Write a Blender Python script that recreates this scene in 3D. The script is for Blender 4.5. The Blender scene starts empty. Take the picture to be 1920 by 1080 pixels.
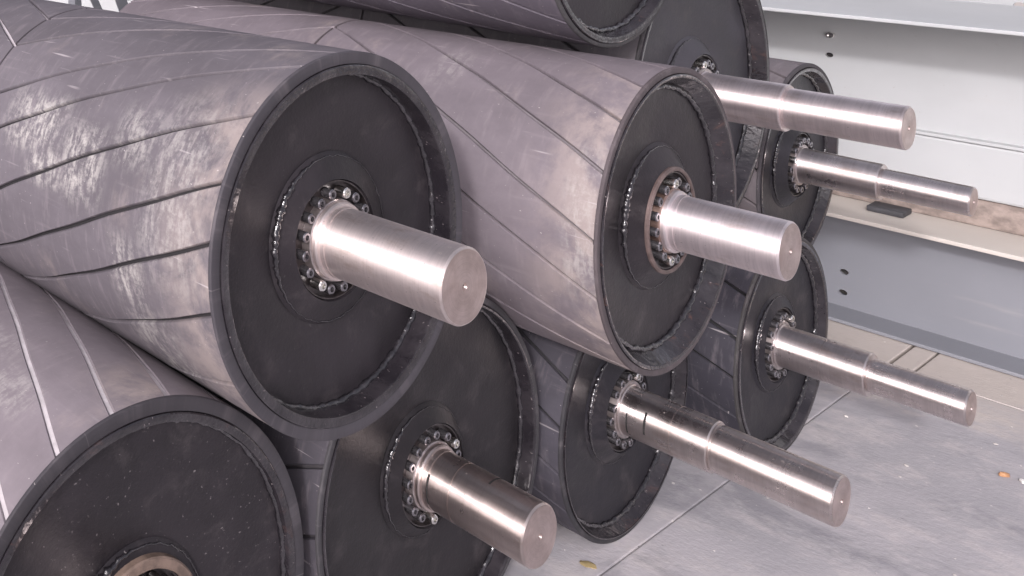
import bpy, bmesh, math, random
from mathutils import Vector, Matrix
R_ = math.radians
random.seed(4)
S = bpy.context.scene
C = S.collection

# ------------------------------------------------------------------ camera
M = ((0.9988982394605807, -0.001830965283285023, -0.04689301407122182),
     (0.04692874601512811, 0.0389728717105986, 0.9981376698973328),
     (0.0, 0.9992385915469641, -0.03901585784318181))
# rows of M: camera right, up, forward
cam = bpy.data.cameras.new('camera')
cam.sensor_width = 36.0
cam.lens = 1568.7396 / 1920.0 * 36.0
cam.shift_x = 0.5 + 543.9267 / 1920.0
cam.shift_y = (-213.287 - 540.0) / 1920.0
cam.clip_start = 0.05; cam.clip_end = 400.0
co = bpy.data.objects.new('camera', cam); C.objects.link(co)
mw = Matrix.Identity(4)
for r in range(3):
    mw[r][0] = M[0][r]; mw[r][1] = M[1][r]; mw[r][2] = -M[2][r]
mw[2][3] = 2.03997
co.matrix_world = mw
S.camera = co

# world frame of the yard: D = along the rollers towards the viewer, U = away to the right
YAW = R_(22.708)
D = Vector((math.sin(YAW), -math.cos(YAW), 0)); U = Vector((math.cos(YAW), math.sin(YAW), 0))
def W(u, a, z): return U * u + D * a + Vector((0, 0, z))

# ------------------------------------------------------------------ light
SUN_DIR = (U * -2.7 + D * 0.95 + Vector((0, 0, 1.45))).normalized()   # towards the sun
elev = math.asin(SUN_DIR.z); azim = math.atan2(SUN_DIR.x, SUN_DIR.y)
wd = bpy.data.worlds.new('World'); S.world = wd; wd.use_nodes = True
nt = wd.node_tree; bg = nt.nodes['Background']
sky = nt.nodes.new('ShaderNodeTexSky'); sky.sky_type = 'NISHITA'; sky.sun_disc = False
sky.sun_elevation = elev; sky.sun_rotation = azim; sky.air_density = 1.0; sky.dust_density = 4.0; sky.ozone_density = 1.0
hs = nt.nodes.new('ShaderNodeHueSaturation'); hs.inputs['Saturation'].default_value = 0.22
nt.links.new(sky.outputs[0], hs.inputs['Color']); mx = nt.nodes.new('ShaderNodeMix'); mx.data_type = 'RGBA'; mx.blend_type = 'MULTIPLY'; mx.inputs[0].default_value = 1.0
mx.inputs[7].default_value = (1.0, .945, 1.02, 1)          # the cool violet cast of the overcast sky
nt.links.new(hs.outputs[0], mx.inputs[6]); nt.links.new(mx.outputs[2], bg.inputs['Color'])
bg.inputs['Strength'].default_value = 0.15
sl = bpy.data.lights.new('sun', 'SUN'); sl.energy = 1.2; sl.angle = R_(3.5); sl.color = (1.0, 0.955, 0.98)
so = bpy.data.objects.new('sun', sl); C.objects.link(so)
so.rotation_euler = SUN_DIR.to_track_quat('Z', 'Y').to_euler()
S.view_settings.view_transform = 'Standard'; S.view_settings.look = 'None'
S.view_settings.exposure = 0.52; S.view_settings.gamma = 1.0

# ------------------------------------------------------------------ material helpers
class NT:
    def __init__(s, name):
        s.m = bpy.data.materials.new(name); s.m.use_nodes = True
        s.t = s.m.node_tree; s.b = s.t.nodes['Principled BSDF']
    def n(s, typ, **kw):
        x = s.t.nodes.new('ShaderNode' + typ)
        for k, v in kw.items():
            if k in x.inputs.keys(): s.put(x.inputs[k], v)
            else: setattr(x, k, v)
        return x
    def put(s, sock, v):
        if hasattr(v, 'is_linked') or isinstance(v, bpy.types.NodeSocket): s.t.links.new(v, sock)
        elif hasattr(sock, 'default_value'):
            if sock.type == 'RGBA' and len(v) == 3: v = (*v, 1)
            sock.default_value = v
    def math(s, op, a, b=0.0, c=None, clamp=False):
        x = s.t.nodes.new('ShaderNodeMath'); x.operation = op; x.use_clamp = clamp
        s.put(x.inputs[0], a); s.put(x.inputs[1], b)
        if c is not None: s.put(x.inputs[2], c)
        return x.outputs[0]
    def ramp(s, v, lo, hi):
        x = s.t.nodes.new('ShaderNodeMapRange'); x.interpolation_type = 'SMOOTHSTEP'
        s.put(x.inputs['Value'], v); x.inputs['From Min'].default_value = lo; x.inputs['From Max'].default_value = hi
        return x.outputs['Result']
    def mix(s, f, a, b):
        x = s.t.nodes.new('ShaderNodeMix'); x.data_type = 'RGBA'
        s.put(x.inputs['Factor'], f); s.put(x.inputs['A'] if False else x.inputs[6], a); s.put(x.inputs[7], b)
        return x.outputs[2]
    def noise(s, vec, scale, detail=4, rough=0.55, dist=0.0):
        x = s.t.nodes.new('ShaderNodeTexNoise')
        s.put(x.inputs['Vector'], vec); x.inputs['Scale'].default_value = scale
        x.inputs['Detail'].default_value = detail; x.inputs['Roughness'].default_value = rough
        x.inputs['Distortion'].default_value = dist
        return x.outputs['Fac']
    def vec(s, v, scale=(1, 1, 1), loc=(0, 0, 0), rot=(0, 0, 0)):
        x = s.t.nodes.new('ShaderNodeMapping')
        s.put(x.inputs['Vector'], v); x.inputs['Scale'].default_value = scale
        x.inputs['Location'].default_value = loc; x.inputs['Rotation'].default_value = rot
        return x.outputs[0]
    def coord(s, k): return s.t.nodes.new('ShaderNodeTexCoord').outputs[k]
    def pos(s): return s.t.nodes.new('ShaderNodeNewGeometry').outputs['Position']
    def bump(s, h, strength, dist):
        x = s.t.nodes.new('ShaderNodeBump'); s.put(x.inputs['Height'], h)
        x.inputs['Strength'].default_value = strength; x.inputs['Distance'].default_value = dist
        s.t.links.new(x.outputs[0], s.b.inputs['Normal'])
    def out(s, col=None, rough=None, **kw):
        if col is not None: s.put(s.b.inputs['Base Color'], col)
        if rough is not None: s.put(s.b.inputs['Roughness'], rough)
        for k, v in kw.items(): s.put(s.b.inputs[k.replace('_', ' ')], v)
        return s.m

def box_mask(T, su, sv, s0, ws, v0, wv):
    a = T.ramp(T.math('ABSOLUTE', T.math('SUBTRACT', su, s0)), ws, ws * 0.25)
    b = T.ramp(T.math('ABSOLUTE', T.math('SUBTRACT', sv, v0)), wv, wv * 0.3)
    return T.math('MULTIPLY', a, b)

def rubber(name, R, seed, patches=(), edge=0.0, edge_rng=None, dust=0.25, tone=(.155, .138, .150), scr=0.5, sheen=0.0):
    """rubber lagging; UV = (metres along the axis, arc metres)"""
    T = NT(name); uv = T.coord('UV')
    sep = T.n('SeparateXYZ', Vector=uv); su, sv = sep.outputs[0], sep.outputs[1]
    sh = T.vec(uv, loc=(seed * 3.7, seed * 1.9, 0))
    big = T.noise(sh, 3.0, 5, .6); mid = T.noise(sh, 16, 6, .65)
    streak = T.noise(T.vec(sh, scale=(1.0, .16, 1)), 60, 5, .6)      # runs round the drum
    along = T.noise(T.vec(sh, scale=(.1, 1, 1)), 45, 4, .6)
    c = T.mix(T.ramp(big, .3, .7), tuple(x * .84 for x in tone), tuple(x * 1.14 for x in tone))
    c = T.mix(T.math('MULTIPLY', T.ramp(mid, .35, .75), .35), c, tuple(x * .72 for x in tone))
    c = T.mix(T.math('MULTIPLY', T.ramp(streak, .5, .75), .22), c, (.32, .28, .29))
    c = T.mix(T.math('MULTIPLY', T.ramp(along, .58, .8), .18), c, (.34, .30, .31))
    # dry dust, beige
    dm = T.math('MULTIPLY', T.ramp(T.noise(T.vec(sh, scale=(1, .5, 1)), 7, 6, .7), .55, .8), dust)
    if edge:
        em = T.ramp(su, -.17, -.015)
        if edge_rng:
            lo, hi = (R_(x) * R for x in edge_rng)
            em = T.math('MULTIPLY', em, T.math('MULTIPLY', T.ramp(sv, lo - .05, lo + .1), T.ramp(sv, hi + .05, hi - .1)))
        em = T.math('MULTIPLY', em, T.ramp(T.noise(T.vec(sh, scale=(1, .6, 1)), 11, 6, .7, .4), .36, .62))
        dm = T.math('MAXIMUM', dm, T.math('MULTIPLY', em, edge))
    c = T.mix(dm, c, (.40, .335, .30))
    # pale rubbed places: streaks inside soft windows
    if patches:
        pm = None
        for (s0, ws, th0, wth, k) in patches:
            b = T.math('MULTIPLY', box_mask(T, su, sv, s0, ws, R_(th0) * R, R_(wth) * R), k)
            pm = b if pm is None else T.math('MAXIMUM', pm, b)
        st = T.noise(T.vec(sh, scale=(1.0, .22, 1), rot=(0, 0, .25)), 75, 5, .7, .3)
        blot = T.noise(sh, 18, 6, .75)
        pm = T.math('MULTIPLY', pm, T.math('MULTIPLY', T.ramp(T.math('ADD', T.math('MULTIPLY', st, .7), T.math('MULTIPLY', T.noise(sh, 95, 4, .7), .3)), .42, .60), T.ramp(blot, .34, .55)))
        c = T.mix(T.math('MULTIPLY', pm, .78), c, (.46, .44, .41))
    # scratches
    for k, (rz, sc) in enumerate(((.5, 9), (-.9, 7), (.1, 8), (1.3, 8))):
        n1 = T.noise(T.vec(sh, scale=(.7, 10, 1), loc=(k * 5.1, k * 2.3, 0), rot=(0, 0, rz)), sc, 1, .4)
        n2 = T.noise(T.vec(sh, loc=(k * 7.7, 3, 0)), 6, 2, .5)
        c = T.mix(T.math('MULTIPLY', T.math('MULTIPLY', T.ramp(n1, .735, .79), T.ramp(n2, .5, .66)), scr), c, (.5, .46, .46))
    sp = T.noise(sh, 160, 2, .5)
    c = T.mix(T.math('MULTIPLY', T.ramp(sp, .71, .77), .55), c, (.52, .48, .46))
    T.bump(T.math('ADD', T.math('MULTIPLY', mid, .6), T.math('MULTIPLY', T.noise(sh, 120, 3), .5)), .35, .002)
    return T.out(c, T.math('ADD', .62, T.math('MULTIPLY', mid, .22)), Specular_IOR_Level=.38)

def groove_floor(name, R, colour, far=None, seed=0):
    T = NT(name); uv = T.coord('UV'); n = T.noise(uv, 22, 5, .6)
    c = T.mix(T.ramp(n, .35, .65), tuple(x * .75 for x in colour), colour)
    if far:
        su = T.n('SeparateXYZ', Vector=uv).outputs[0]
        c = T.mix(T.ramp(su, -.69, -.71), c, far)
    return T.out(c, .8)

def black_paint(name, seed, speck=.25, tone=(.022, .019, .022), rough=.42):
    T = NT(name); o = T.vec(T.coord('Object'), loc=(seed * 2.3, seed, seed * .7))
    n = T.noise(o, 5, 5, .6); f = T.noise(o, 45, 5, .65)
    c = T.mix(T.ramp(n, .3, .7), tuple(x * .75 for x in tone), tuple(x * 1.35 for x in tone))
    c = T.mix(T.math('MULTIPLY', T.ramp(T.noise(o, 9, 6, .72, .4), .50, .78), .55), c, (.085, .074, .076))
    sp = T.noise(o, 110, 2, .6)
    c = T.mix(T.math('MULTIPLY', T.ramp(sp, .68, .76), speck), c, (.36, .33, .33))
    T.bump(T.math('ADD', T.math('ADD', f, T.math('MULTIPLY', n, 1.5)), T.math('MULTIPLY', T.noise(o, 160, 2), .4)), .30, .003)
    return T.out(c, T.math('ADD', rough - .06, T.math('MULTIPLY', T.ramp(n, .3, .75), .2)), Specular_IOR_Level=.22)

def weld_black(name):
    T = NT(name); o = T.coord('Object')
    v = T.n('TexVoronoi', Vector=o, Scale=90.0)
    c = T.mix(T.ramp(T.noise(o, 40, 4), .4, .7), (.010, .009, .011), (.026, .023, .027))
    T.bump(T.math('ADD', T.noise(o, 70, 3, .6), T.math('MULTIPLY', v.outputs['Distance'], .7)),   .42, .006)
    return T.out(c, .12, Specular_IOR_Level=.7, Coat_Weight=.5, Coat_Roughness=.08)

def rim_paint(name, seed, rust=.0):
    T = NT(name); o = T.vec(T.coord('Object'), loc=(seed, seed * 2.1, 0))
    n = T.noise(o, 12, 5, .6)
    c = T.mix(T.ramp(n, .35, .7), (.014, .012, .015), (.034, .030, .034))
    if rust: c = T.mix(T.math('MULTIPLY', T.ramp(T.noise(o, 14, 6, .75, .5), .56, .72), rust * .7), c, (.20, .095, .065))
    c = T.mix(T.math('MULTIPLY', T.ramp(T.noise(o, 120, 2), .69, .76), .5), c, (.33, .29, .29))
    T.bump(T.math('ADD', T.noise(o, 22, 3, .5), T.math('MULTIPLY', T.noise(o, 75, 2, .5), .35)), .55, .006)
    return T.out(c, T.math('ADD', .07, T.math('MULTIPLY', n, .2)), Specular_IOR_Level=.6)

def steel(name, seed, tint=(.78, .72, .70), rough=.26, brown=.0, flecks=.5, aniso=.9):
    T = NT(name); o = T.vec(T.coord('Object'), loc=(0, 0, seed * 1.37))
    rings = T.noise(T.vec(o, scale=(.04, .04, 1)), 340, 3, .6)      # turning marks
    bands = T.noise(T.vec(o, scale=(.03, .03, 1)), 26, 3, .6)
    blot = T.noise(T.vec(o, scale=(1, 1, .6)), 20, 6, .7)
    c = T.mix(T.math('MULTIPLY', T.ramp(bands, .35, .7), .6), tint, tuple(x * .74 for x in tint))
    c = T.mix(T.math('MULTIPLY', T.ramp(rings, .4, .7), .25), c, tuple(x * .6 for x in tint))
    c = T.mix(T.math('MULTIPLY', T.ramp(blot, .5, .78), .5 + brown * .4), c, (.40, .30, .24))
    if brown: c = T.mix(brown * .45, c, (.52, .40, .34))
    sp = T.ramp(T.noise(o, 150, 2, .5), .70, .75)
    c = T.mix(T.math('MULTIPLY', sp, flecks), c, (.16, .12, .10))
    r = T.math('ADD', rough + .10, T.math('MULTIPLY', T.math('ADD', T.math('SUBTRACT', blot, .4), T.math('SUBTRACT', bands, .5)), .28))
    T.bump(T.math('ADD', T.math('MULTIPLY', rings, .6), T.math('MULTIPLY', blot, .5)), .10, .0012)
    return T.out(c, r, Metallic=T.math('SUBTRACT', 1.0, T.math('MULTIPLY', sp, flecks)), Anisotropic=aniso, Anisotropic_Rotation=.25, Tangent=T.n('Tangent', direction_type='RADIAL', axis='Z').outputs[0])

def plain(name, col, rough, metal=0.0, n_scale=20, var=.3, bump=0.0):
    T = NT(name); o = T.coord('Object'); n = T.noise(o, n_scale, 5, .6)
    c = T.mix(T.ramp(n, .3, .7), tuple(x * (1 - var) for x in col), tuple(min(1, x * (1 + var)) for x in col))
    if bump: T.bump(n, bump, .003)
    return T.out(c, rough, Metallic=metal)

def painted_steel(name, tone, seed=0):
    T = NT(name); o = T.vec(T.pos(), loc=(seed, 0, 0))
    n = T.noise(o, 1.6, 6, .6); s = T.noise(T.vec(o, scale=(1, 1, 6)), 3.0, 5, .6)
    c = T.mix(T.ramp(n, .3, .7), tuple(x * .93 for x in tone), tuple(x * 1.05 for x in tone))
    c = T.mix(T.math('MULTIPLY', T.ramp(s, .55, .8), .22), c, (.47, .45, .42))
    c = T.mix(T.math('MULTIPLY', T.ramp(T.noise(o, 60, 3), .70, .76), .4), c, (.30, .27, .24))
    T.bump(T.noise(o, 5, 4), .08, .01)
    return T.out(c, .42, Specular_IOR_Level=.4)

def concrete(name):
    T = NT(name); o = T.pos()
    # yard coordinate u (towards the girders)
    dot = T.n('VectorMath', operation='DOT_PRODUCT'); T.put(dot.inputs[0], o); dot.inputs[1].default_value = tuple(U)
    u = dot.outputs['Value']
    n = T.noise(o, 1.5, 7, .62); m = T.noise(o, 7, 7, .68); f = T.noise(o, 70, 4, .65)
    c = T.mix(T.ramp(n, .32, .68), (.38, .368, .385), (.50, .478, .495))
    c = T.mix(T.math('MULTIPLY', T.ramp(m, .46, .66), .75), c, (.56, .525, .52))
    c = T.mix(T.math('MULTIPLY', T.ramp(T.noise(o, 3.2, 6, .7, .6), .48, .66), .75), c, (.26, .255, .275))
    sand = T.math('MULTIPLY', T.ramp(T.math('ADD', u, T.math('MULTIPLY', T.math('SUBTRACT', m, .5), .9)), 4.55, 5.05), .75)  # paler beige towards the girders, border broken by noise
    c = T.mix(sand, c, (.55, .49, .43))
    c = T.mix(T.math('MULTIPLY', T.ramp(f, .60, .75), .35), c, (.6, .57, .55))
    c = T.mix(T.math('MULTIPLY', T.ramp(T.noise(o, 38, 2, .5), .735, .77), .8), c, (.72, .69, .66))
    c = T.mix(T.math('MULTIPLY', T.ramp(T.noise(T.vec(o, loc=(9, 4, 1)), 26, 3, .6), .70, .76), .7), c, (.10, .09, .085))
    T.bump(T.math('ADD', f, m), .25, .006)
    return T.out(c, .82, Specular_IOR_Level=.3)

# ------------------------------------------------------------------ mesh helpers
def link(name, me, mat, parent=None, mw=None):
    if mat: me.materials.append(mat) if not me.materials else None
    o = bpy.data.objects.new(name, me); C.objects.link(o)
    if parent: o.parent = parent
    if mw is not None: o.matrix_local = mw
    return o
def from_bm(name, bm, mat, parent=None, smooth=True, ang=32):
    bmesh.ops.recalc_face_normals(bm, faces=bm.faces)
    me = bpy.data.meshes.new(name); bm.to_mesh(me); bm.free()
    if smooth:
        me.shade_smooth(); me.set_sharp_from_angle(angle=R_(ang))
    return link(name, me, mat, parent)
def lathe_bm(prof, n=128, closed=False, R=1.0, wob=None):
    """prof: (radius, z). axis = local z. UV = (z, arc)"""
    bm = bmesh.new(); uvl = bm.loops.layers.uv.new('UVMap'); rings = []
    for (r, z) in prof:
        if r < 1e-6: rings.append([bm.verts.new((0, 0, z))])
        else: rings.append([bm.verts.new((r * math.cos(2 * math.pi * k / n), r * math.sin(2 * math.pi * k / n), z)) for k in range(n)])
    pairs = list(range(len(prof) - 1)) + ([-1] if closed else [])
    for i in pairs:
        a, b = rings[i], rings[i + 1]
        for k in range(n):
            k2 = (k + 1) % n
            vs = []
            for v in ((a[k] if len(a) > 1 else a[0]), (a[k2] if len(a) > 1 else a[0]), (b[k2] if len(b) > 1 else b[0]), (b[k] if len(b) > 1 else b[0])):
                if v not in vs: vs.append(v)
            if len(vs) < 3: continue
            f = bm.faces.new(vs)
            for l in f.loops:
                th = math.atan2(l.vert.co.y, l.vert.co.x) % (2 * math.pi)
                if k == n - 1 and th < .1: th += 2 * math.pi
                l[uvl].uv = (l.vert.co.z, th * R)
    return bm
def lathe(name, prof, mat, parent, n=128, closed=False, R=1.0, ang=32):
    return from_bm(name, lathe_bm(prof, n, closed, R), mat, parent, True, ang)
def box_bm(bm, cu, ca, cz, su, sa, sz, bev=0.0):
    """box in yard axes (u, a, z), centre and full sizes"""
    vs = []
    for x in (-.5, .5):
        for y in (-.5, .5):
            for z in (-.5, .5): vs.append(bm.verts.new(W(cu + x * su, ca + y * sa, cz + z * sz)))
    fs = []
    for idx in ((0, 1, 3, 2), (4, 6, 7, 5), (0, 4, 5, 1), (2, 3, 7, 6), (0, 2, 6, 4), (1, 5, 7, 3)):
        fs.append(bm.faces.new([vs[i] for i in idx]))
    if bev:
        es = list({e for f in fs for e in f.edges})
        bmesh.ops.bevel(bm, geom=es, offset=bev, segments=2, affect='EDGES', profile=.5)
def tag(o, label=None, cat=None, group=None, kind=None):
    for k, v in (('label', label), ('category', cat), ('group', group), ('kind', kind)):
        if v: o[k] = v
    return o

# ------------------------------------------------------------------ the pulleys
steel_bolt = plain('zinc', (.80, .79, .76), .22, 1.0, 60, .1)
black_bolt = plain('black_oxide', (.26, .25, .265), .24, .9, 60, .3)
weld_mat = weld_black('glossy_weld')
lock_dark = plain('greasy_steel', (.05, .042, .042), .35, .5, 50, .4, .3)  # dark colour for the channel floor under the bolts
dark_gap = plain('dark_gap', (.02, .018, .018), .7)
def end_steel():
    T = NT('faced_steel'); o = T.coord('Object')
    ln = T.n('VectorMath', operation='LENGTH'); T.put(ln.inputs[0], T.vec(o, scale=(1, 1, 0)))
    rr = T.noise(T.vec(o, scale=(.0, .0, .0)), 1); v = T.n('CombineXYZ', X=ln.outputs['Value'])
    ring = T.noise(v.outputs[0], 420, 3, .6); n = T.noise(o, 24, 5, .65)
    c = T.mix(T.ramp(n, .3, .7), (.60, .50, .47), (.46, .37, .34)); c = T.mix(T.math('MULTIPLY', T.ramp(ring, .4, .7), .35), c, (.33, .26, .24))
    T.bump(ring, .22, .001)
    return T.out(c, T.math('ADD', .32, T.math('MULTIPLY', n, .2)), Metallic=.9, Anisotropic=.45, Tangent=T.n('Tangent', direction_type='RADIAL', axis='Z').outputs[0], Anisotropic_Rotation=.25)
end_m = end_steel()

def bolt_mesh(name, r, h, mat):
    prof = [(0, h - .55 * r), (.48 * r, h - .55 * r), (.50 * r, h), (.86 * r, h), (r, h - .16 * r), (r, 0)]
    bm = lathe_bm(prof, 14)
    bmesh.ops.recalc_face_normals(bm, faces=bm.faces)
    me = bpy.data.meshes.new(name); bm.to_mesh(me); bm.free(); me.shade_smooth(); me.set_sharp_from_angle(angle=R_(30))
    me.materials.append(mat); return me
BOLT = {'zinc': bolt_mesh('bolt', .0118, .020, steel_bolt), 'black': bolt_mesh('bolt', .0112, .019, black_bolt)}

def bead(name, r, z, rt, mat, parent, seed, n=260, arc=None):
    """lumpy weld bead"""
    rnd = random.Random(seed); bm = bmesh.new(); m = 7; rows = []
    ph = [rnd.uniform(0, 6.3) for _ in range(6)]
    for k in range(n):
        th = 2 * math.pi * k / n
        q = .85 + .16 * math.sin(th * 64 + ph[0]) + .08 * math.sin(th * 23 + ph[1]) + rnd.uniform(-.10, .10)
        if arc is not None: q *= .22 + 1.55 * max(0.0, math.cos(th - R_(arc))) ** 3
        rr = r + .0008 * math.sin(th * 29 + ph[2]) + rnd.uniform(-.0012, .0012)
        rows.append([bm.verts.new(((rr + rt * q * math.cos(a)) * math.cos(th), (rr + rt * q * math.cos(a)) * math.sin(th), z + rt * q * math.sin(a))) for a in [2 * math.pi * j / m for j in range(m)]])
    for k in range(n):
        a, b = rows[k], rows[(k + 1) % n]
        for j in range(m): bm.faces.new((a[j], a[(j + 1) % m], b[(j + 1) % m], b[j]))
    return from_bm(name, bm, mat, parent, True, 80)

def strip_mesh(name, R, dep, th_a, th_b, mdeg, s0, s1, sgn, w, mat, parent, seam):
    """one raised strip of lagging between two helical grooves. s runs from s0 (0) back to s1"""
    ns, nt_ = 26, 6; hw = w / R; b = .0022 / R
    rnd = random.Random(int(th_a * 10) + 7)
    bm = bmesh.new(); uvl = bm.loops.layers.uv.new('UVMap'); rows = []; uvs = {}
    for i in range(ns + 1):
        s = s0 + (s1 - s0) * i / ns
        if sgn > 0: off = R_(mdeg * s)
        else: off = R_(mdeg * (-2 * seam_s - s)) if False else R_(mdeg * (2 * seam + -s)) 
        a = R_(th_a) + off + hw; c = R_(th_b) + off - hw
        wob = .0012 / R * math.sin(s * 31 + th_a)
        a += wob; c += .0012 / R * math.sin(s * 31 + th_b)
        pts = [(a - b * .35, R - dep), (a, R - .0022)] + [(a + b + (c - a - 2 * b) * k / nt_, R) for k in range(nt_ + 1)] + [(c, R - .0022), (c + b * .35, R - dep)]
        row = []
        for (t, r) in pts:
            v = bm.verts.new((r * math.cos(t), r * math.sin(t), s)); uvs[v] = (s, t * R); row.append(v)
        rows.append(row)
    n = len(rows[0])
    for i in range(ns):
        for j in range(n - 1): bm.faces.new((rows[i][j], rows[i + 1][j], rows[i + 1][j + 1], rows[i][j + 1]))
    for row, z in ((rows[0], 1), (rows[-1], -1)):
        bm.faces.new(row)
    for f in bm.faces:
        for l in f.loops: l[uvl].uv = uvs[l.vert]
    return from_bm(name, bm, mat, parent, True, 40)

GROUP = 'rubber lagged conveyor pulleys stacked in the yard'
def pulley(key, c, yaw, pit, R, label, P):
    yaw, pit = R_(yaw), R_(pit)
    d = Vector((math.sin(yaw) * math.cos(pit), -math.cos(yaw) * math.cos(pit), math.sin(pit)))
    e1 = Vector((0, 0, 1)).cross(d).normalized(); e2 = d.cross(e1)
    root = bpy.data.objects.new('conveyor_pulley', None); C.objects.link(root)
    m = Matrix.Identity(4)
    for r in range(3): m[r][0] = e1[r]; m[r][1] = e2[r]; m[r][2] = d[r]; m[r][3] = c[r]
    root.matrix_world = m; root.empty_display_size = .1
    tag(root, label, 'pulley', GROUP)
    seed = P['seed']; L = 1.4; seam = -L / 2; dep = P.get('dep', .010)
    rub = rubber('rubber_lagging', R, seed, P.get('patches', ()), P.get('edge', .0), P.get('edge_rng'), P.get('dust', .25), P.get('tone', (.155, .138, .150)), P.get('scr', .5))
    gf = groove_floor('groove_dust', R, P.get('groove', (.05, .045, .05)), P.get('groove_far'))  # groove floor colour, pale on some pulleys and dark on others
    black = black_paint('black_paint', seed, P.get('speck', .2), P.get('face_tone', (.022, .019, .022)), P.get('face_rough', .42))
    rimm = rim_paint('rim_paint', seed, P.get('rust', 0))
    # body: rubber sleeve under the strips
    lg = P.get('lag', .022); rec = P['rec']; ri = P['ri']; rb = P.get('rb', ri)
    lathe('sleeve', [(R - dep - .0005, -.0045), (R - dep - .0005, -L + .0045), (R * .5, -L + .012), (0, -L + .012)], gf, root, 160, R=R)
    rb_rim = rubber('rubber_edge', R, seed + .5, (), 0, None, .15, P.get('edge_tone', (.05, .046, .05)), .6)
    lathe('lagging_edge', [(R - dep - .0002, -.0075), (R - .0006, -.0070), (R + .0004, -.0055), (R + .0004, -.003), (R - .0012, -.0006), (R - .003, 0), (R - lg + .003, 0), (R - lg + .001, -.001), (R - lg, -.004)], rb_rim, root, 160, R=R)
    lathe('steel_rim', [(R - lg - .0004, -.008), (R - lg - .0008, .0008), (R - lg - .003, .0022), (ri + .004, .0022), (ri + .001, .0008), (ri, -.002), (rb, -rec - .004)], rimm, root, 160)
    # disc
    hr = P['hub_r']; hz = P['hz']; lo = P['sr'] + .052; sr = P['sr']
    prof = [(rb + .004, -rec), (hr + .014, -rec - .001), (hr + .006, -rec - .004), (hr, -rec + .001)]
    prof += [(hr - .004, -rec + .003), (lo + .006, hz - .002), (lo + .002, hz)]
    prof += [(lo, hz - .004), (lo, hz - .035)]
    disc = lathe('end_disc', prof, black, root, 160, ang=40)
    bead('weld_bead', rb - .001, -rec + .002, P.get('bead', .0075), weld_mat, disc, seed * 17 + 3)
    bead('hub_weld', hr - .002, -rec + .003, P.get('hbead', .0035), weld_mat, disc, seed * 13 + 1, arc=P.get('arc', 160))
    if P.get('hub_ring'):
        r0, col = P['hub_ring'][:2]; hh = (P['hub_ring'] + (.008,))[2]
        lathe('hub_ring', [(r0, -rec), (r0, hz + hh - .003), (r0 - .003, hz + hh), (lo + .003, hz + hh), (lo + .001, hz + hh - .002), (lo + .001, hz - .01)], plain('rusty_hub', col, .5, .25, 25, .35, .3), root, 128)
    # locking assembly
    lockm = plain('locking_steel', P.get('lock_col', (.42, .37, .36)), .30, .85, 40, .3)
    lock = lathe('locking_ring', [(lo - .001, hz - .030), (lo - .001, hz - .003), (lo - .004, hz - .003), (lo - .005, hz - .014), (sr + .013, hz - .014)], lock_dark, root, 96)
    lathe('inner_ring', [(sr + .0132, hz - .016), (sr + .0125, hz + .001), (sr + .0105, hz + .003), (sr + .004, hz + .003), (sr + .003, hz - .03)], lockm, lock, 96)
    nb = P.get('nb', 16); br = sr + .0275; ph = P.get('bph', 0.0)
    if not P.get('nobolt'):
        for k in range(nb):
            th = R_(ph) + 2 * math.pi * k / nb
            z = k in P.get('zinc', ())
            o = link('bolt', BOLT['zinc' if z else 'black'], None, lock)
            o.location = (br * math.cos(th), br * math.sin(th), hz - .0138 + (.004 if z else random.uniform(-.002, .003)))
            o.rotation_euler = (0, 0, random.random())
    # shaft
    st = P.get('steel') or steel('turned_steel', seed, P.get('tint', (.80, .71, .70)), P.get('srough', .25), P.get('brown', 0), P.get('fleck', .5), P.get('aniso', .9))
    prof = [(sr + .0035, hz - .02)]
    if P.get('collar'): prof += [(sr + .0085, hz - .004), (sr + .0085, hz + .009), (sr + .0065, hz + .012), (sr + .0015, hz + .013), (sr + .0012, hz + .021), (sr - .0010, hz + .0215), (sr - .0010, hz + .0235), (sr, hz + .024)]
    else: prof += [(sr + .0035, hz + .004), (sr + .001, hz + .006), (sr, hz + .012)]
    for (z, r) in P['steps']:
        pr = prof[-1][0]
        if r < pr - .001: prof += [(pr, z - .0025), (pr - .0022, z), (r - .0012, z + .0003), (r - .0022, z + .0010), (r - .0022, z + .0042), (r, z + .0055)]
        elif abs(r - pr) < 1e-4: prof += [(r, z - .0012), (r - .0016, z - .0008), (r - .0016, z + .0008), (r, z + .0012)]
    er = prof[-1][0]; E = P['L']
    prof += [(er, E - .003), (er - .003, E - .0002), (er - .0045, E - .0002)]
    sh = lathe('shaft', prof, st, root, 112, ang=25)
    lathe('end_face', [(er - .0044, E), (er * .55, E + .0003), (.0072, E + .0002), (.0066, E - .001), (.0034, E - .006), (0, E - .006)], end_m, sh, 96, ang=20)
    lathe('centre_hole', [(.0040, E - .0035), (.0020, E - .0032), (.0016, E - .005), (0, E - .005)], dark_gap, sh, 24, ang=20)
    for (z, th, w, h) in P.get('slots', ()):     # shallow machined slots across the shaft
        bm = bmesh.new(); rr = sr + .0006; n = 14; rows = []
        for k in range(n + 1):
            t = R_(th - w / 2 + w * k / n)
            rows.append([bm.verts.new((r * math.cos(t), r * math.sin(t), zz)) for r, zz in ((rr, z - h / 2), (rr, z + h / 2), (rr - .004, z + h / 2), (rr - .004, z - h / 2))])
        for k in range(n):
            for j in range(4): bm.faces.new((rows[k][j], rows[k][(j + 1) % 4], rows[k + 1][(j + 1) % 4], rows[k + 1][j]))
        bm.faces.new(rows[0]); bm.faces.new(rows[-1])
        from_bm('slot', bm, dark_gap, sh)
    # lagging strips, both halves of the chevron
    th = list(P['th']); full = th[:]
    gap = th[0] + 360 - th[-1]; k = max(1, round(gap / P.get('pitch', 20)))
    full += [th[-1] + gap * (j + 1) / k for j in range(k - 1)]
    full.append(full[0] + 360)
    mdeg = P['m']
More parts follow.
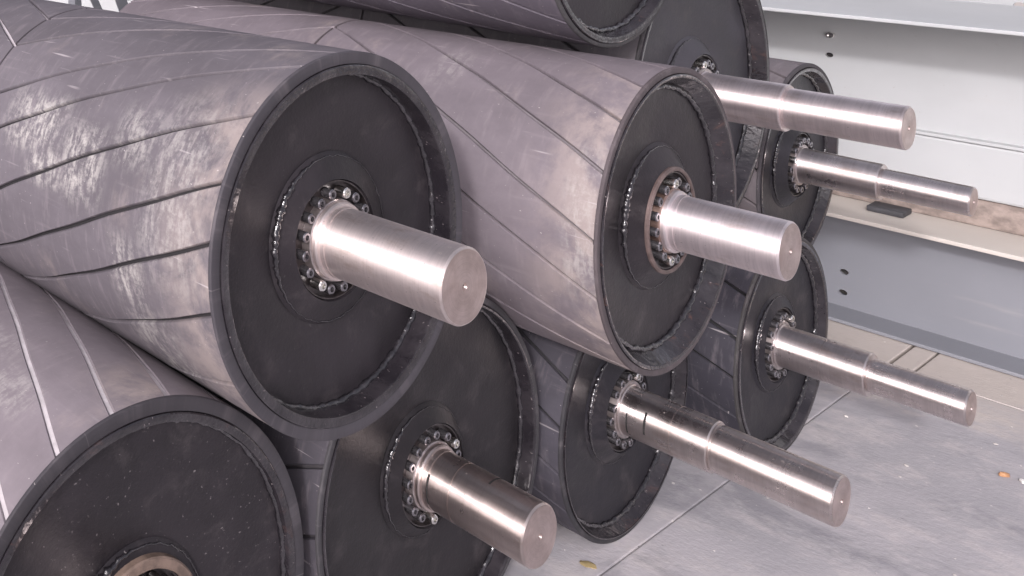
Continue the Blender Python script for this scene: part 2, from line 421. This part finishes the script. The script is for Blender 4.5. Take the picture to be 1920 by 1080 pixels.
    for a, b in zip(full[:-1], full[1:]):
        strip_mesh('lagging_strip', R, dep, a, b, mdeg, -.006, seam + .0035, 1, P.get('gw', .0042), rub, root, seam)
        strip_mesh('lagging_strip', R, dep, a, b, mdeg, seam - .0035, -L, -1, P.get('gw', .0042), rub, root, seam)
    return root

GF = {
 'A': dict(seed=1, m=73, th=(80, 98, 115.5, 134), pitch=18, gw=.0062, dep=.0042, groove=(.56, .52, .53), edge=.7, edge_rng=(30, 96), dust=.3, tone=(.20, .174, .188), edge_tone=(.048, .044, .050),
           patches=((-.18, .10, 110, 9, .55), (-.33, .14, 104, 12, .4)), lag=.030, ri=.414, rec=.014, hub_r=.168, hz=-.004, sr=.0735, speck=.42, hbead=.009, hub_ring=(.150, (.20, .145, .115)),
           nb=16, zinc=(3, 4), steps=(), L=.2, brown=.3, rust=.25, collar=True),
 'B': dict(seed=2, m=-88, th=(64, 89, 105, 128.4, 150.6, 167.7, 187.5, 209.9), gw=.0046, groove=(.022, .02, .022), groove_far=(.5, .46, .48), edge=.50, edge_rng=(118, 250), dust=.35, tone=(.118, .106, .118),
           patches=((-.50, .13, 152, 15, 1.0), (-.44, .08, 166, 9, 1.0), (-.335, .085, 160, 17, 1.0), (-.215, .075, 146, 14, .62), (-.10, .10, 158, 40, .55), (-.2, .06, 189, 16, .8), (-.17, .10, 214, 22, .55)),
           lag=.026, ri=.352, rec=.036, hub_r=.176, hz=-.022, sr=.0735, speck=.10, bph=7, zinc=(3, 10), nb=16, steps=(), L=.203, collar=True, brown=.25, tint=(.93, .84, .81), srough=.40, aniso=.72, hbead=.0045, edge_tone=(.060, .055, .063)),
 'C': dict(seed=3, m=105, th=(111.5, 131, 151.5, 176, 197, 218), groove=(.20, .18, .19), gw=.0038, edge=.55, edge_rng=(80, 300), dust=.5, tone=(.165, .143, .157), scr=.75,
           patches=((-.03, .045, 172, 40, .6), (-.36, .05, 118, 16, .35)), lag=.016, ri=.345, rb=.320, rec=.028, hub_r=.175, hz=.000, hub_ring=(.1300, (.135, .098, .090), .0015), sr=.0665, speck=.15, rust=.55, bph=4, zinc=(4, 11), steps=(), L=.181, collar=True, brown=.1, tint=(.95, .87, .87), srough=.42, aniso=.72, hbead=.0045, lock_col=(.36, .25, .21), edge_tone=(.085, .070, .074)),
 'D': dict(seed=4, m=-85, th=(136, 158, 178), groove=(.05, .045, .05), dust=.15, tone=(.062, .057, .068), edge_tone=(.05, .048, .052), lag=.016, ri=.418, rec=.03, hub_r=.158, hz=-.010, sr=.0715, speck=.06, bph=15, zinc=(1, 11), face_tone=(.018, .016, .018),
           steps=((.054, .0715),), slots=((.108, 82, 46, .003), (.0135, 176, 60, .003)), L=.189, collar=True, brown=.55, tint=(.72, .64, .61), srough=.20),
 'E': dict(seed=5, m=100, th=(152, 171, 191), groove=(.03, .028, .032), dust=.12, tone=(.060, .056, .069), edge_tone=(.035, .034, .038), lag=.014, ri=.350, rb=.335, rec=.024, hub_r=.165, hz=-.002, sr=.0680, speck=.05, rust=.25, bph=3, zinc=(3, 13), face_tone=(.017, .016, .020),
           steps=((.098, .0680), (.164, .0625)), slots=((.052, 168, 52, .004), (.018, 186, 50, .003)), L=.363, brown=.35, tint=(.72, .66, .64), srough=.17),
 'F': dict(seed=6, m=85, th=(139.3, 162, 181.5, 203), groove=(.018, .018, .02), dust=.08, tone=(.040, .038, .049), edge_tone=(.05, .047, .047), lag=.012, ri=.318, rb=.306, rec=.02, hub_r=.150, hz=-.008, sr=.0640, speck=.05, bph=9, zinc=(2, 13), face_tone=(.017, .016, .020),
           steps=((.081, .0640), (.162, .0505)), L=.328, brown=.3, tint=(.74, .68, .67), srough=.18),
 'G': dict(seed=7, m=110, th=(93, 113.3, 133), groove=(.03, .028, .03), dust=.15, tone=(.16, .14, .148), edge_tone=(.055, .05, .055), lag=.014, ri=.326, rb=.316, rec=.024, hub_r=.155, hz=.0, sr=.0600, speck=.08, rust=.2, bph=0, zinc=(7,), face_tone=(.022, .021, .025),
           steps=((.169, .0465),), L=.338, brown=.25, tint=(.78, .72, .71), srough=.18),
 'H': dict(seed=8, m=90, th=(90, 110, 130), groove=(.03, .028, .03), dust=.15, tone=(.13, .12, .13), edge_tone=(.035, .033, .035), lag=.014, ri=.425, rb=.415, rec=.034, hub_r=.165, hz=-.006, sr=.0670, speck=.06, rust=.35, bph=10, zinc=(4,), face_tone=(.045, .043, .050), face_rough=.5,
           steps=((.157, .0580),), L=.357, brown=.15, tint=(.88, .79, .78), srough=.34, aniso=.8),
 'I': dict(seed=9, m=90, th=(205, 228, 247), groove=(.12, .11, .12), dust=.3, tone=(.105, .092, .112), edge_tone=(.05, .048, .05), lag=.012, ri=.325, rb=.312, rec=.022, hub_r=.130, hz=.0, sr=.0600, speck=.08, rust=.6, bph=0, zinc=(5,),
           steps=((.12, .0500),), L=.30, brown=.2),
}
FIT = {
'A':((0.7944,1.6022,0.4528),20.726,0.180,0.4641),
'B':((1.2933,1.7122,1.1646),21.451,1.438,0.4000),
'C':((2.2906,1.9896,1.0431),23.644,-0.019,0.3718),
'D':((1.6820,1.9514,0.4575),22.186,-0.123,0.4440),
'E':((2.4979,2.2756,0.3674),23.295,-1.014,0.3686),
'F':((3.2903,2.5522,0.3438),22.993,-0.247,0.3449),
'G':((3.7524,2.8691,0.7790),23.682,-1.247,0.3545),
'H':((2.9652,2.4861,1.1750),23.006,-0.030,0.4533),
'I':((2.3982,2.1990,1.7672),21.572,-0.973,0.3550)}
LAB = {
'A':'pulley at lower left with white grooves and brown hub ring in its speckled end',
'B':'large front pulley with pale scuffs on its rubber and a short thick bright shaft',
'C':'middle pulley with diagonal grooves, reddish dusty rim and a plain short bright shaft',
'D':'dark pulley under the scuffed front one, its short shaft cut by a thin slot',
'E':'dark pulley on the floor with the longest steel shaft reaching over the concrete',
'F':'dark pulley standing on the floor nearest the girders, with a stepped shaft',
'G':'pulley with the thinnest stepped shaft, just under a broad bright shaft, beside the girders',
'H':'tall grey faced pulley behind the middle one, broad bright shaft crossing before the girder',
'I':'topmost pulley cut off by the upper picture edge, only its underside in view'}
for k in 'ABCDEFGHI':
    c, y, pt, r = FIT[k]
    pulley(k, c, y, pt, r, LAB[k], GF[k])

# ------------------------------------------------------------------ ground
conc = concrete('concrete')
fl_bm = bmesh.new()
for (u0, u1, a0, a1, z) in ((-90, 110, -110, 90, -.03),):
    vs = [fl_bm.verts.new(W(u, a, z)) for u, a in ((u0, a0), (u1, a0), (u1, a1), (u0, a1))]; fl_bm.faces.new(vs)
floor = from_bm('floor', fl_bm, plain('joint_dirt', (.27, .25, .245), .9), None, False); tag(floor, kind='structure')
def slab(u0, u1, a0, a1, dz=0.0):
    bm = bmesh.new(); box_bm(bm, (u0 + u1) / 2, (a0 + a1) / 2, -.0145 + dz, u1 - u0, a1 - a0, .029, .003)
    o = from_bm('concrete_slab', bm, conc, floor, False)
aj = [-42, -24, -12, -6.2, -1.109, 3.2, 8, 20, 40]; uj = [-40, -16, -6, 0.6, 4.96, 9.5, 18, 40, 70]
for i in range(len(uj) - 1):
    for j in range(len(aj) - 1):
        if i == 4 and j == 4:          # narrow infill strip beside the girder
            slab(uj[i] + .002, uj[i + 1] - .001, aj[j] + .006, -1.056); slab(uj[i] + .002, uj[i + 1] - .001, -1.051, aj[j + 1] - .001, .0008); continue
        slab(uj[i] + .0006, uj[i + 1] - .0006, aj[j] + .0008, aj[j + 1] - .0008, random.uniform(-.0006, .0006))

# ------------------------------------------------------------------ girders
pale = painted_steel('pale_grey_paint', (.44, .455, .455)); cream = painted_steel('weathered_pale_paint', (.58, .54, .49), 3); blue = painted_steel('grey_blue_paint', (.22, .228, .25), 7)  # last tone is darkened to carry the shade under the lower girder's flange
A0, A1 = -7.5, 3.0
def web_plate(name, u, z0, z1, th, holes, mat, parent, a0=A0, a1=A1):
    bm = bmesh.new(); loops = []
    vs = [bm.verts.new((a, z, 0)) for a, z in ((a0, z0), (a1, z0), (a1, z1), (a0, z1))]
    ed = [bm.edges.new((vs[i], vs[(i + 1) % 4])) for i in range(4)]
    for (a, z, r) in holes:
        hv = [bm.verts.new((a + r * math.cos(t), z + r * math.sin(t), 0)) for t in [2 * math.pi * k / 16 for k in range(16)]]
        ed += [bm.edges.new((hv[i], hv[(i + 1) % 16])) for i in range(16)]
    bmesh.ops.triangle_fill(bm, edges=ed, use_beauty=True)
    ret = bmesh.ops.extrude_face_region(bm, geom=list(bm.faces))
    for v in ret['geom']:
        if isinstance(v, bmesh.types.BMVert): v.co.z += th
    for v in bm.verts: v.co = W(u + v.co.z, v.co.x, v.co.y)
    return from_bm(name, bm, mat, parent, False)
def plate(name, u0, u1, z0, z1, mat, parent, a0=A0, a1=A1, bev=.003):
    bm = bmesh.new(); box_bm(bm, (u0 + u1) / 2, (a0 + a1) / 2, (z0 + z1) / 2, u1 - u0, a1 - a0, z1 - z0, bev)
    return from_bm(name, bm, mat, parent, False)
def empty(name, u, a, z, *t, **k):
    o = bpy.data.objects.new(name, None); C.objects.link(o); o.empty_display_size = .1
    o['_loc'] = 0; del o['_loc']
    tag(o, *t, **k); return o
low = empty('steel_girder', 5.37, 0, 0, 'lowest grey girder lying on the concrete with a cream top flange and dark shaded web', 'girder', 'painted steel girders stacked at the right')
plate('top_flange', 5.22, 5.64, .417, .433, cream, low)
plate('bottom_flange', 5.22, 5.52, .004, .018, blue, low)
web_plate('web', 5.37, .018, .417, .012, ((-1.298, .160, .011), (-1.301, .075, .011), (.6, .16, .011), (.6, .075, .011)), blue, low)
for z in (.160, .075):
    pass
up = empty('steel_girder', 5.48, 0, .757, 'upper pale girder with a white top flange and two round holes in its web', 'girder', 'painted steel girders stacked at the right')
plate('top_flange', 5.06, 5.68, 1.229, 1.243, pale, up)
plate('bottom_flange', 5.445, 5.70, .749, .761, pale, up)
web_plate('web', 5.48, .761, 1.229, .012, ((-1.362, 1.090, .013), (-1.365, 1.006, .010), (.4, 1.09, .013), (.4, 1.0, .010)), pale, up)
for a_, z_ in ((-1.362, 1.090),):
    bo = link('bolt', BOLT['zinc'], None, up); bo.matrix_world = Matrix.Translation(W(5.487, a_, z_)) @ (-U).to_track_quat('Z', 'Y').to_matrix().to_4x4() @ Matrix.Scale(1.05, 4)  # added bright disc standing in for light through the upper hole, not a bolt
plate('splice_plate', 5.494, 5.506, .95, 1.05, dark_gap, up, -1.50, -1.22)  # added dark sheet behind the lower hole, standing in for shade
mid = empty('box_beam', 5.5, 0, .6, 'plain grey box beam lying between the timber baulk and the upper pale girder', 'beam')
plate('beam_wall', 5.452, 5.70, .541, .747, pale, mid, -6.8, 2.6, .010)
timber = plain('old_timber', (.25, .205, .18), .85, 0, 30, .3, .4)
bm = bmesh.new(); box_bm(bm, 5.555, -2.2, .4865, .17, 7.4, .105, .006)
baulk = from_bm('timber_baulk', bm, timber); tag(baulk, 'brown timber baulk lying on the cream flange under the grey box beam', 'timber')
bm = bmesh.new(); box_bm(bm, 5.40, -1.20, .4445, .09, .085, .021, .003)
pad = from_bm('packing_block', bm, plain('dark_rubber', (.045, .045, .05), .7)); tag(pad, 'small black packing block on the cream flange below the thinnest shaft', 'block')
back = empty('steel_girder', 6.2, 0, 0, 'rear pale girder standing behind the upper one at the top right', 'girder', 'painted steel girders stacked at the right')
web_plate('web', 6.1, .015, 1.55, .014, ((-1.05, 1.185, .014),), pale, back, -8.5, 4)
plate('top_flange', 5.95, 6.27, 1.55, 1.57, pale, back, -8.5, 4)
plate('bottom_flange', 5.95, 6.27, .004, .015, pale, back, -8.5, 4)

# lattice of grey steel angles seen far behind the pulleys
lat = empty('lattice_frame', 4.1, -3.6, 0, 'grey steel lattice frame standing far behind the pulleys at the top left', 'frame')
latm = painted_steel('dark_grey_paint', (.17, .175, .19), 11)
def bar(p, q, w, name='lattice_bar'):
    p = W(*p); q = W(*q); ax = (q - p); ln = ax.length; ax.normalize()
    s1 = ax.cross(D).normalized(); s2 = ax.cross(s1)
    bm = bmesh.new(); t = .006
    for (x0, x1, y0, y1) in ((0, w, 0, t), (0, t, t + .0005, w)):    # angle iron: two legs
        vs = [bm.verts.new(p + s1 * x + s2 * y + ax * z) for z in (0, ln) for x, y in ((x0, y0), (x1, y0), (x1, y1), (x0, y1))]
        for idx in ((0, 1, 2, 3), (7, 6, 5, 4), (0, 4, 5, 1), (1, 5, 6, 2), (2, 6, 7, 3), (3, 7, 4, 0)): bm.faces.new([vs[i] for i in idx])
    from_bm(name, bm, latm, lat, False)
bar((3.74, -3.6, 0), (3.74, -3.6, 1.5), .05)
bar((3.86, -3.6, 1.20), (4.12, -3.6, .70), .05)
bar((4.09, -3.6, 1.20), (4.29, -3.6, .70), .08)
bar((4.30, -3.6, 0), (4.30, -3.6, 1.5), .06)
bar((3.6, -3.6, 1.5), (4.5, -3.6, 1.5), .05)
bar((4.12, -3.6, .70), (3.74, -3.6, .2), .05)

# ------------------------------------------------------------------ small litter
def lump(name, u, a, size, col, label, cat, seed, rough=.7):
    rnd = random.Random(seed); bm = bmesh.new()
    bmesh.ops.create_icosphere(bm, subdivisions=2, radius=1)
    rz = rnd.uniform(0, 3)
    for v in bm.verts:
        k = 1 + rnd.uniform(-.2, .2); x, y, z = v.co * k
        x *= size[0]; y *= size[1]; z = max(z * size[2], -size[2] * .6)
        v.co = W(u + x * math.cos(rz) - y * math.sin(rz), a + x * math.sin(rz) + y * math.cos(rz), z + size[2] * .6 + .0006)
    return tag(from_bm(name, bm, plain(name, col, rough), None, True, 30), label, cat)
lump('wood_chip', 4.426, -.776, (.016, .007, .007), (.45, .24, .12), 'orange brown wood chip lying on the concrete at the right', 'chip', 1)
lump('paper_scrap', 4.43, -.745, (.011, .007, .005), (.80, .78, .74), 'tiny white paper scrap beside the orange wood chip', 'scrap', 2)
lump('dry_leaf', 2.963, -1.137, (.018, .012, .003), (.40, .31, .15), 'small yellow leaf on the concrete beside the lower brown shaft end', 'leaf', 3)
rnd = random.Random(8)
bm = bmesh.new()
for k in range(55):
    u = rnd.uniform(2.9, 5.2); a = rnd.uniform(-1.5, -.3); s = rnd.choice((.0015, .002, .002, .003, .0045))
    ret = bmesh.ops.create_icosphere(bm, subdivisions=1, radius=s)
    p = W(u, a, s * .5)
    for v in ret['verts']: v.co = Vector((v.co.x * rnd.uniform(.7, 1.5), v.co.y * rnd.uniform(.7, 1.5), v.co.z * .6)) + p
grit = from_bm('grit', bm, plain('grit', (.55, .52, .49), .8, 0, 3, .5), None, False); tag(grit, kind='stuff')
